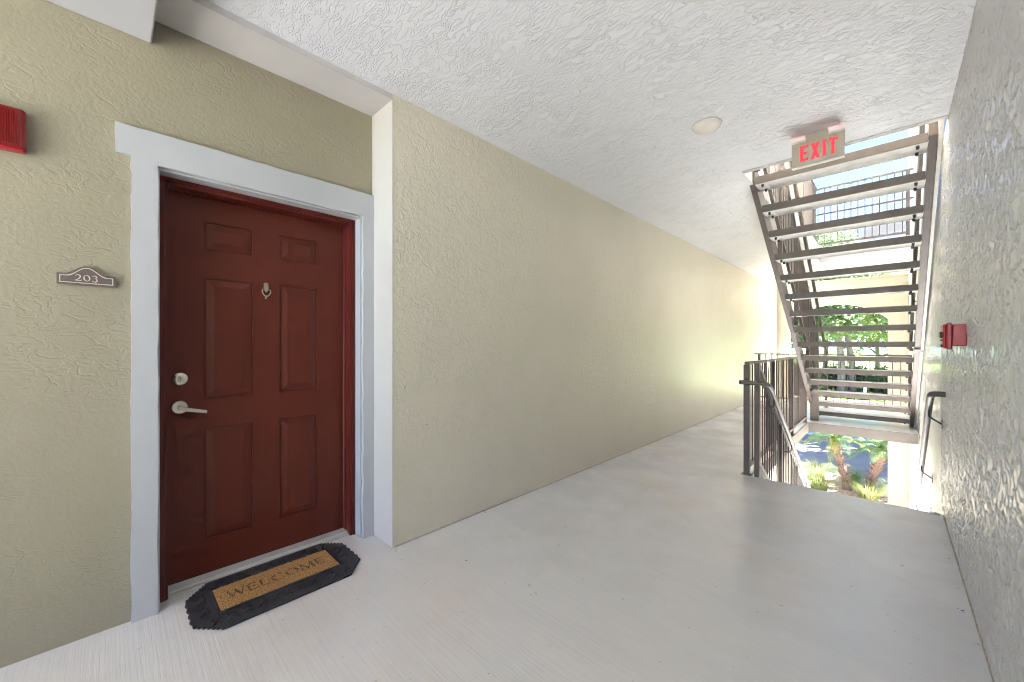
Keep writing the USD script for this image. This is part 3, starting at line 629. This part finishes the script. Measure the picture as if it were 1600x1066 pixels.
for kx in range(15):
    yr, zt = YB - RUN * kx, ZB + RISE * kx
    t = part(st, 'tread', rbox(SX1 + 0.012, RX0 - 0.012, yr + 0.006, yr + 0.300, zt - 0.052, zt, 0.005), M_tread)
    part(t, 'rear_plate', [rbox(SX1 + 0.004, RX0 - 0.004, yr, yr + 0.0055, zt - 0.066, zt + 0.001, 0.001), box(SX1 + 0.004, RX0 - 0.004, yr + 0.0056, yr + 0.018, zt - 0.066, zt - 0.061)], M_plate)
    for xa, xb, xm in ((SX1, SX1 + 0.09, SX1 + 0.055), (RX0 - 0.09, RX0, RX0 - 0.055)):
        part(t, 'bracket', [box(xa, xb, yr + 0.030, yr + 0.270, zt - 0.060, zt - 0.0525)], M_tread)
        part(t, 'bolt', [lathe([(0, -0.026), (0.008, -0.026), (0.011, -0.016), (0.011, 0), (0, 0)], 8, (xm, yr + q, zt - 0.0605)) for q in (0.07, 0.22)], M_bolt)
# guard on the open side
g0, g1 = 8.15, 4.285
for py in (4.285, 5.35, 6.40, 7.40):
    part(st, 'guard_post', rbox(GX - 0.022, GX + 0.022, py - 0.022, py + 0.022, nose(py) - 0.12, nose(py) + 1.17 if py > 4.3 else 4.185, 0.003), M_brown)
part(st, 'newel_post', rbox(GX - 0.055, GX + 0.055, g0 - 0.05, g0 + 0.05, 0.003, nose(g0) + 1.10, 0.004), M_taupe)
part(st, 'top_rail', bar((GX, g0, nose(g0) + 1.08), (GX, 4.29, nose(4.29) + 1.17 - 0.03), 0.040, 0.040), M_taupe)
part(st, 'bottom_rail', bar((GX, g0, nose(g0) + 0.20), (GX, 4.30, nose(4.30) + 0.22), 0.032, 0.032), M_taupe)
for yv in np.arange(4.39, 8.10, 0.105):
    if min(abs(yv - q) for q in (4.285, 5.35, 6.40, 7.40, g0)) > 0.045:
        part(st, 'baluster', bar((GX, yv, nose(yv) + 0.22), (GX, yv, nose(yv) + 1.10), 0.0125, 0.0125), M_brown)
hx = -0.805
hr = rounded([(-1.035, 4.165, F3 + 0.90), (hx, 4.165, F3 + 0.90), (hx, 4.33, nose(4.33) + 0.92), (hx, 8.5, nose(8.5) + 0.92), (hx, 8.66, nose(8.5) + 0.90), (hx, 8.66, nose(8.5) + 0.74), (hx - 0.09, 8.60, nose(8.5) + 0.70)], 0.06)
part(st, 'handrail', tube(hr, 0.021, 10), M_taupe, smooth=50)
for py in (4.45, 5.37, 6.42, 7.42):
    zh = nose(py) + 0.92
    part(st, 'rail_bracket', tube(rounded([(GX + 0.02, py, zh - 0.10), (hx - 0.01, py, zh - 0.10), (hx, py, zh - 0.02)], 0.03), 0.007, 8), M_brown, smooth=50)
copy_of(st, 'staircase', 'flight of stairs going down from the near floor edge to ground level', (-0.37, 8.5, F1))

# wall handrails of both flights
hx2 = 0.205
hr_label = 'brown wall handrail sloping down past the near floor edge on the right'
wh = thing('wall_handrail', 'brown handrail on the right wall behind the upper flight treads', 'handrail', (XR, 8.5, 0))
zt = nose(4.33)
hp = rounded([(XR - 0.001, 4.13, F3 + 0.90), (hx2, 4.13, F3 + 0.90), (hx2, 4.30, nose(4.30) + 0.90), (hx2, 8.45, nose(8.45) + 0.90), (hx2, 8.62, nose(8.45) + 0.88), (XR - 0.001, 8.62, nose(8.45) + 0.88)], 0.05)
part(wh, 'rail', tube(hp, 0.021, 10), M_brown, smooth=50)
for py in (4.36, 5.35, 6.35, 7.35, 8.3):
    zh = nose(py) + 0.90
    part(wh, 'bracket', [tube(rounded([(hx2, py, zh - 0.015), (hx2, py, zh - 0.075), (XR - 0.004, py + 0.0, zh - 0.125)], 0.02), 0.006, 8), box(XR - 0.005, XR - 0.0005, py - 0.02, py + 0.02, zh - 0.16, zh - 0.09)], M_bolt, smooth=50)
copy_of(wh, 'wall_handrail', hr_label, (XR, 8.5, F1))

# white board and pipe that follow the right stringer against the wall
s = thing('stair_trim', 'white board and pipe running down between the stair stringer and the right wall', 'trim', (0.26, 6, 1.5))
ys = 6.72
part(s, 'trim_board', yz_extr(Polygon([(4.0, zc(4.0) + 0.06), (ys, zc(ys) + 0.06), (ys, zc(ys) - 0.13), (4.0, zc(4.0) - 0.13)]), RX1 + 0.003, XR - 0.004), M_pipe)
part(s, 'joint_plate', yz_extr(Polygon([(ys, zc(ys) + 0.06), (ys + 0.05, zc(ys + .05) + 0.06), (ys + 0.05, zc(ys + .05) - 0.13), (ys, zc(ys) - 0.13)]), RX0 - 0.004, XR - 0.003), M_brown)
part(s, 'pipe', [tube([(0.262, ys + 0.051, zc(ys + .051) - 0.10), (0.262, 8.50, zc(8.50) - 0.06), (0.262, 8.50, 0.004)], 0.0125, 10), trimesh.creation.icosphere(2, 0.02).apply_translation((0.255, 8.50, zc(8.5) - 0.05))], M_pipe, smooth=50)
solo('floor_bracket', [rbox(0.200, 0.258, 4.222, 4.266, 0.0005, 0.008, 0.002), rbox(0.222, 0.240, 4.235, 4.252, 0.0081, 0.016, 0.002)], M_bracket, 'small grey metal bracket on the floor edge beside the right wall', 'bracket')

# ------------------------------------------------------------------ railings
def railing(name, label, p, q, z0, h, posts, bot=0.075, step=0.105, mid=None, rail=0.042, ps=0.048, over=(0, 0), m=None):
    p, q = np.array([*p, 0.0]), np.array([*q, 0.0]); L = np.linalg.norm(q - p); dv = (q - p) / L
    t = thing(name, label, 'railing', (p[0], p[1], z0))
    up = np.array([0, 0, 1.0]); O = p + up * z0
    at = lambda s_, z: O + dv * s_ + up * z
    part(t, 'top_rail', bar(at(-over[0], h - 0.014), at(L + over[1], h - 0.014), rail, 0.028), m or M_taupe)
    part(t, 'bottom_rail', bar(at(0, bot), at(L, bot), 0.034, 0.030), m or M_taupe)
    if mid: part(t, 'middle_rail', bar(at(-over[0], mid), at(L + over[1], mid), 0.026, 0.026), M_brown)
    pos = [x for x in posts]
    for s_ in pos: part(t, 'post', bar(at(s_, 0.001), at(s_, h - 0.0285), ps, ps, (0, 1, 0)), M_brown)
    for s_ in np.arange(step, L - 0.02, step):
        if min([abs(s_ - x) for x in pos] + [9]) > 0.045:
            part(t, 'baluster', bar(at(s_, bot + 0.015), at(s_, h - 0.0285), 0.0125, 0.0125, (0, 1, 0)), M_brown)
    for s_ in pos: part(t, 'base_plate', bar(at(s_, 0.0008) - dv * 0.045, at(s_, 0.0008) + dv * 0.045, 0.09, 0.0016), M_brown)
    return t
railing('walkway_railing', 'taupe steel railing beside the walkway at the head of the stairs going down', (-1.005, 4.30), (-1.005, 7.88), 0, 1.09, (0, 1.16, 2.36, 3.55))
railing('far_railing', 'brown balcony railing at the far end in front of the arched opening', (-2.19, 10.02), (0.268, 10.02), 0, 1.075, (0.09, 1.25, 2.43), bot=0.12)
railing('upper_railing', 'dark railing across the far side of the upper floor opening against the sky', (-1.10, 9.42), (0.20, 9.42), F3, 1.14, (0.0, 1.30), bot=0.07, mid=0.64, over=(0.14, 0.07), step=0.095)
railing('upper_walkway_railing', 'upper floor railing with close bars seen above the stairs at left', (-1.02, 4.0), (-1.02, 9.30), F3, 1.09, (0.0, 1.2, 2.4, 3.6, 4.8))

# ------------------------------------------------------------------ plants
def blades(n, R, H, seed, width=0.012, spread=0.55):
    r = np.random.default_rng(seed); V, Fc = [], []
    for i in range(n):
        a = r.uniform(0, 2 * np.pi); b = R * 0.25 * math.sqrt(r.uniform()); p = np.array([b * math.cos(a), b * math.sin(a), 0.0])
        a2 = a + r.normal(0, 0.5); out_ = np.array([math.cos(a2), math.sin(a2), 0]); side = np.array([-out_[1], out_[0], 0])
        h = H * r.uniform(0.6, 1.1); sp = spread * R * r.uniform(0.5, 1.5); o = len(V)
        for j, t in enumerate((0, 0.35, 0.7, 1.0)):
            c = p + out_ * sp * t * t + np.array([0, 0, h * (t - 0.35 * t * t * t)]); wv = width * (1 - t * 0.9)
            V += [c - side * wv / 2, c + side * wv / 2]
        for j in range(3):
            Fc += [(o + 2 * j, o + 2 * j + 1, o + 2 * j + 3), (o + 2 * j, o + 2 * j + 3, o + 2 * j + 2)]
    return trimesh.Trimesh(V, Fc, process=False)
def gh(x, y): return GZ + 0.03 + 0.05
clumps = [(-1.55, 14.6, 0.85, 'pale arching grass clump at the foot of the taller palm'),
          (-0.45, 14.75, 0.8, 'grass clump between the two palm trunks'),
          (-2.3, 15.2, 0.85, 'straw coloured grass clump left of the palms near the stair rail'),
          (-1.75, 15.9, 0.8, 'green grass clump behind and left of the palms'),
          (-0.9, 16.0, 0.8, 'green grass clump behind the palm trunks'),
          (-3.1, 15.7, 0.9, 'grass clump farthest left in the bed'),
          (0.2, 15.6, 0.75, 'grass clump right of the leaning palm')]
src = None
for i, (x, y, H, lb) in enumerate(clumps):
    t = thing('grass_clump', lb, 'ornamental grass', (x, y, gh(x, y) - 0.03), group='ornamental grasses in the bed')
    part(t, 'blades', blades(420, 0.75, H, 40 + i, 0.014).apply_translation((x, y, gh(x, y) - 0.03)), M_ornament)

def frond(L, droop, elev_, az, seed, n=30, lw=0.016, ll=0.24):
    r = np.random.default_rng(seed); d = np.array([math.cos(az), math.sin(az), 0]); side = np.array([-d[1], d[0], 0])
    V, Fc, path = [], [], []
    T = np.linspace(0, 1, n)
    x = L * (T * math.cos(elev_) * (1 - 0.12 * T)); z = L * (T * math.sin(elev_) - droop * T * T)
    P = x[:, None] * d + z[:, None] * np.array([0, 0, 1.0])
    for i in range(2, n):
        tg = P[i] - P[i - 1]; tg /= np.linalg.norm(tg); up = np.cross(side, tg)
        le = ll * math.sin(math.pi * min(1, 0.15 + 0.8 * T[i])) * r.uniform(0.85, 1.1)
        for s_ in (-1, 1):
            dirv = side * s_ * 0.85 + tg * 0.55 + up * -0.12 + np.array([0, 0, -0.25]); dirv /= np.linalg.norm(dirv)
            o = len(V); wv = np.cross(dirv, up); wv /= np.linalg.norm(wv)
            V += [P[i] - wv * lw * .3, P[i] + wv * lw * .3, P[i] + dirv * le * .55 + wv * lw / 2, P[i] + dirv * le * .55 - wv * lw / 2, P[i] + dirv * le + np.array([0, 0, -0.04 * le / ll])]
            Fc += [(o, o + 1, o + 2), (o, o + 2, o + 3), (o + 3, o + 2, o + 4)]
    m = trimesh.Trimesh(V, Fc, process=False)
    return cat_([m, tube(P, np.linspace(0.012, 0.003, n), 5)])
def palm(label, base, top, seed, nf, L, crown_mat, pal=M_palm):
    r = np.random.default_rng(seed); base, top = np.array(base, float), np.array(top, float)
    t = thing('palm_tree', label, 'palm tree', base)
    T = np.linspace(0, 1, 14); bend = np.array([(base + (top - base) * u) + (top - base) * [1, 1, 0] * (-0.25 * u * (1 - u)) for u in T])
    part(t, 'trunk', tube(bend, 0.105 - 0.03 * np.sin(T * 3) + 0.02 * r.uniform(size=14), 12), M_palmbark, smooth=40)
    stubs = []
    for i in range(70):
        u = r.uniform(0.12, 1.0); c = base + (top - base) * u + (top - base) * [1, 1, 0] * (-0.25 * u * (1 - u)); a = r.uniform(0, 2 * np.pi)
        o = np.array([math.cos(a), math.sin(a), 0]); p0 = c + o * 0.07; p1 = c + o * (0.15 + 0.04 * r.uniform()) + np.array([0, 0, 0.09])
        stubs.append(tube([p0, p1], [0.03, 0.008], 5))
    part(t, 'leaf_stubs', stubs, M_palmbark, kind='stuff')
    part(t, 'crown_shaft', [tube([top + [0, 0, -0.12], top + [0, 0, 0.1], top + [0, 0, 0.3]], [0.10, 0.12, 0.05], 10)], crown_mat, smooth=True)
    for i in range(nf):
        az = i * 2.399 + r.uniform(-0.2, 0.2); el = math.radians(72 - 62 * (i / nf) + r.uniform(-8, 8))
        f = frond(L * r.uniform(0.85, 1.1), 0.55 + 0.25 * r.uniform(), el, az, seed * 100 + i)
        f.apply_translation(top + [0, 0, 0.10]); part(t, 'frond', f, crown_mat if (i > nf - 4 and crown_mat is M_palmyellow) else pal)
palm('taller palm with rust brown trunk seen below the stair landing', (-0.95, 15.45, GZ + 0.04), (-1.22, 15.3, -1.72), 5, 18, 1.25, M_palmyellow)
palm('leaning green palm right of the taller palm below the stair landing', (-0.50, 15.65, GZ + 0.04), (-0.16, 15.2, -1.82), 9, 20, 1.2, M_palm)

def leaf_cloud(centers, n, size, seed):
    """n small leaf quads through a set of ellipsoidal clumps (cx, cy, cz, rx, ry, rz)"""
    r = np.random.default_rng(seed); C = np.array(centers); w_ = C[:, 3] * C[:, 4] * C[:, 5]
    which = r.choice(len(C), n, p=w_ / w_.sum()); d = r.normal(size=(n, 3)); d /= np.linalg.norm(d, axis=1)[:, None]
    rad = r.uniform(0.25, 1.0, n) ** 0.45; P = C[which, :3] + d * rad[:, None] * C[which, 3:6]
    a = r.normal(size=(n, 3)); a[:, 2] *= 0.5; a /= np.linalg.norm(a, axis=1)[:, None]
    b = np.cross(a, r.normal(size=(n, 3))); b /= np.linalg.norm(b, axis=1)[:, None]
    s_ = size * r.uniform(0.6, 1.4, n)[:, None]
    V = np.stack([P - a * s_, P + b * s_ * 0.45, P + a * s_, P - b * s_ * 0.45], 1).reshape(-1, 3)
    o = np.arange(n)[:, None] * 4
    return trimesh.Trimesh(V, np.vstack([o + [0, 1, 2], o + [0, 2, 3]]), process=False)
def tree_src(x, y, H, R, seed, m, label, nleaf=9000, trunk_h=None, tr=0.2, size=0.20):
    r = np.random.default_rng(seed); t = thing('tree', label, 'tree', (x, y, GZ), group='trees beyond the road')
    th = trunk_h or H * 0.4; cl_, limbs = [], []
    top = np.array([x + r.normal(0, .3), y + r.normal(0, .3), GZ + H * 0.8])
    path = [np.array([x, y, GZ - 0.05]), np.array([x + r.normal(0, .08), y, GZ + th * .5]), np.array([x + r.normal(0, .15), y, GZ + th]), top]
    part(t, 'trunk', tube(path, [tr * 1.25, tr, tr * 0.85, tr * .25], 10), M_bark, smooth=50)
    for i in range(13):
        u = r.uniform(0.0, 1.0); a = r.uniform(0, 2 * np.pi); rr = R * (1 - 0.45 * u) * r.uniform(0.45, 0.85)
        c = np.array([x + rr * math.cos(a), y + rr * math.sin(a), GZ + th + (H - th) * (0.10 + 0.8 * u)])
        q = R * r.uniform(0.28, 0.5); cl_.append((*c, q, q, q * r.uniform(0.6, 0.9)))
        b0 = path[2] + (top - path[2]) * (u * 0.6) - np.array([0, 0, 0.3])
        limbs.append(tube([b0, (b0 + c) / 2 + [0, 0, 0.2], c], [tr * 0.4, tr * 0.25, tr * 0.08], 6))
    part(t, 'limbs', limbs, M_bark)
    part(t, 'crown', leaf_cloud(cl_, nleaf, size, seed + 1), m)
    return t
trees = [(-3.25, 46.0, 15.0, 4.6, 1, M_leafA, 'tall tree with a straight bare trunk, left of the twin trunks in the arch', 5.5, 0.28),
         (-2.55, 47.0, 14.5, 4.4, 2, M_leafB, 'tall yellow green tree, right of the twin trunks in the arch', 5.5, 0.26),
         (-8.5, 50.0, 13.5, 5.0, 3, M_leafC, 'broad deep green tree at the left of the arch view', 3.0, 0.3),
         (1.5, 52.0, 14.0, 5.0, 4, M_leafB, 'yellow green tree at the right of the arch view', 3.0, 0.3),
         (-5.5, 58.0, 17.0, 5.5, 5, M_leafA, 'tallest tree behind the twin trunks', 4.0, 0.3),
         (-14.0, 48.0, 13.0, 5.5, 6, M_leafA, 'tree hidden left of the arch behind the cream wall', 3.0, 0.3),
         (7.5, 50.0, 14.0, 5.5, 7, M_leafA, 'tree right of the arch behind the rough wall', 3.0, 0.3),
         (6.5, 21.0, 11.0, 4.6, 21, M_leafA, 'shade tree near the road behind the right wall', 3.2, 0.25),
         (9.5, 25.5, 12.5, 5.2, 22, M_leafA, 'second shade tree across the road behind the right wall', 3.4, 0.25),
         (12.0, 21.0, 13.0, 5.2, 23, M_leafC, 'third shade tree behind the right wall', 3.4, 0.25),
         (6.5, 30.0, 12.0, 5.0, 24, M_leafC, 'shade tree by the far lawn behind the right wall', 3.4, 0.25),
         (3.4, 29.0, 11.0, 3.6, 25, M_leafA, 'smaller shade tree by the hedge behind the right pier', 4.5, 0.2),
         (-1.0, 60.0, 16.5, 5.5, 8, M_leafC, 'dark tree at the back between the twin trunks and the right pier', 3.0, 0.3)]
for x, y, H, R, sd, m, lb, th, tr in trees: tree_src(x, y, H, R, sd, m, lb, 7500, th, tr)
# undergrowth shrubs under the trees
for i, (x, y, rr, m, lb) in enumerate([(-6.2, 47, 2.2, M_leafB, 'bright shrub under the trees left of the trunks'), (-4.2, 49, 1.9, M_leafC, 'dark shrub behind the left trunk'), (-1.6, 48.5, 1.8, M_leafC, 'dark shrub right of the trunks behind the white post'),
                               (0.2, 47.5, 2.0, M_leafA, 'green shrub beside the right pier of the arch'), (-8.8, 45.5, 2.4, M_leafA, 'big green shrub at the left under the trees')]):
    t = thing('shrub', lb, 'shrub', (x, y, GZ), group='shrubs under the trees')
    r = np.random.default_rng(80 + i)
    part(t, 'foliage', leaf_cloud([(x + r.normal(0, .5) * rr * .6, y + r.normal(0, .4) * rr * .5, GZ + rr * r.uniform(0.35, 0.95), rr * .6, rr * .6, rr * .5) for _ in range(7)], 4500, 0.14, 90 + i), m)
    part(t, 'stem', [tube([(x, y, GZ - 0.05), (x + r.normal(0, .2), y, GZ + rr * 0.8)], [0.05, 0.02], 6) for _ in range(3)], M_bark)
t = thing('hedge', 'low clipped green hedge along the far side of the asphalt', 'hedge', (-2.5, 25.0, GZ))
part(t, 'foliage', leaf_cloud([(xv, 25.0 + random.uniform(-.1, .1), GZ + 0.38, 0.55, 0.6, 0.40) for xv in np.arange(-9, 4, 0.5)], 16000, 0.07, 71), M_hedge)
part(t, 'stem', [tube([(xv, 25.0, GZ - 0.02), (xv + 0.1, 25.0, GZ + 0.5)], [0.03, 0.015], 5) for xv in np.arange(-9, 4, 0.8)], M_bark)
px_, py_ = -1.62, 45.0
t = thing('white_post', 'short white bollard post on the lawn beyond the road', 'post', (px_, py_, GZ))
part(t, 'shaft', lathe([(0, 0), (0.16, 0), (0.16, 0.05), (0.11, 0.07), (0.10, 0.85), (0, 0.85)], 16, (px_, py_, GZ)), M_white, smooth=35)
part(t, 'cap', lathe([(0, 0.8502), (0.17, 0.8502), (0.18, 1.0), (0.12, 1.18), (0, 1.24)], 16, (px_, py_, GZ)), M_white, smooth=50)
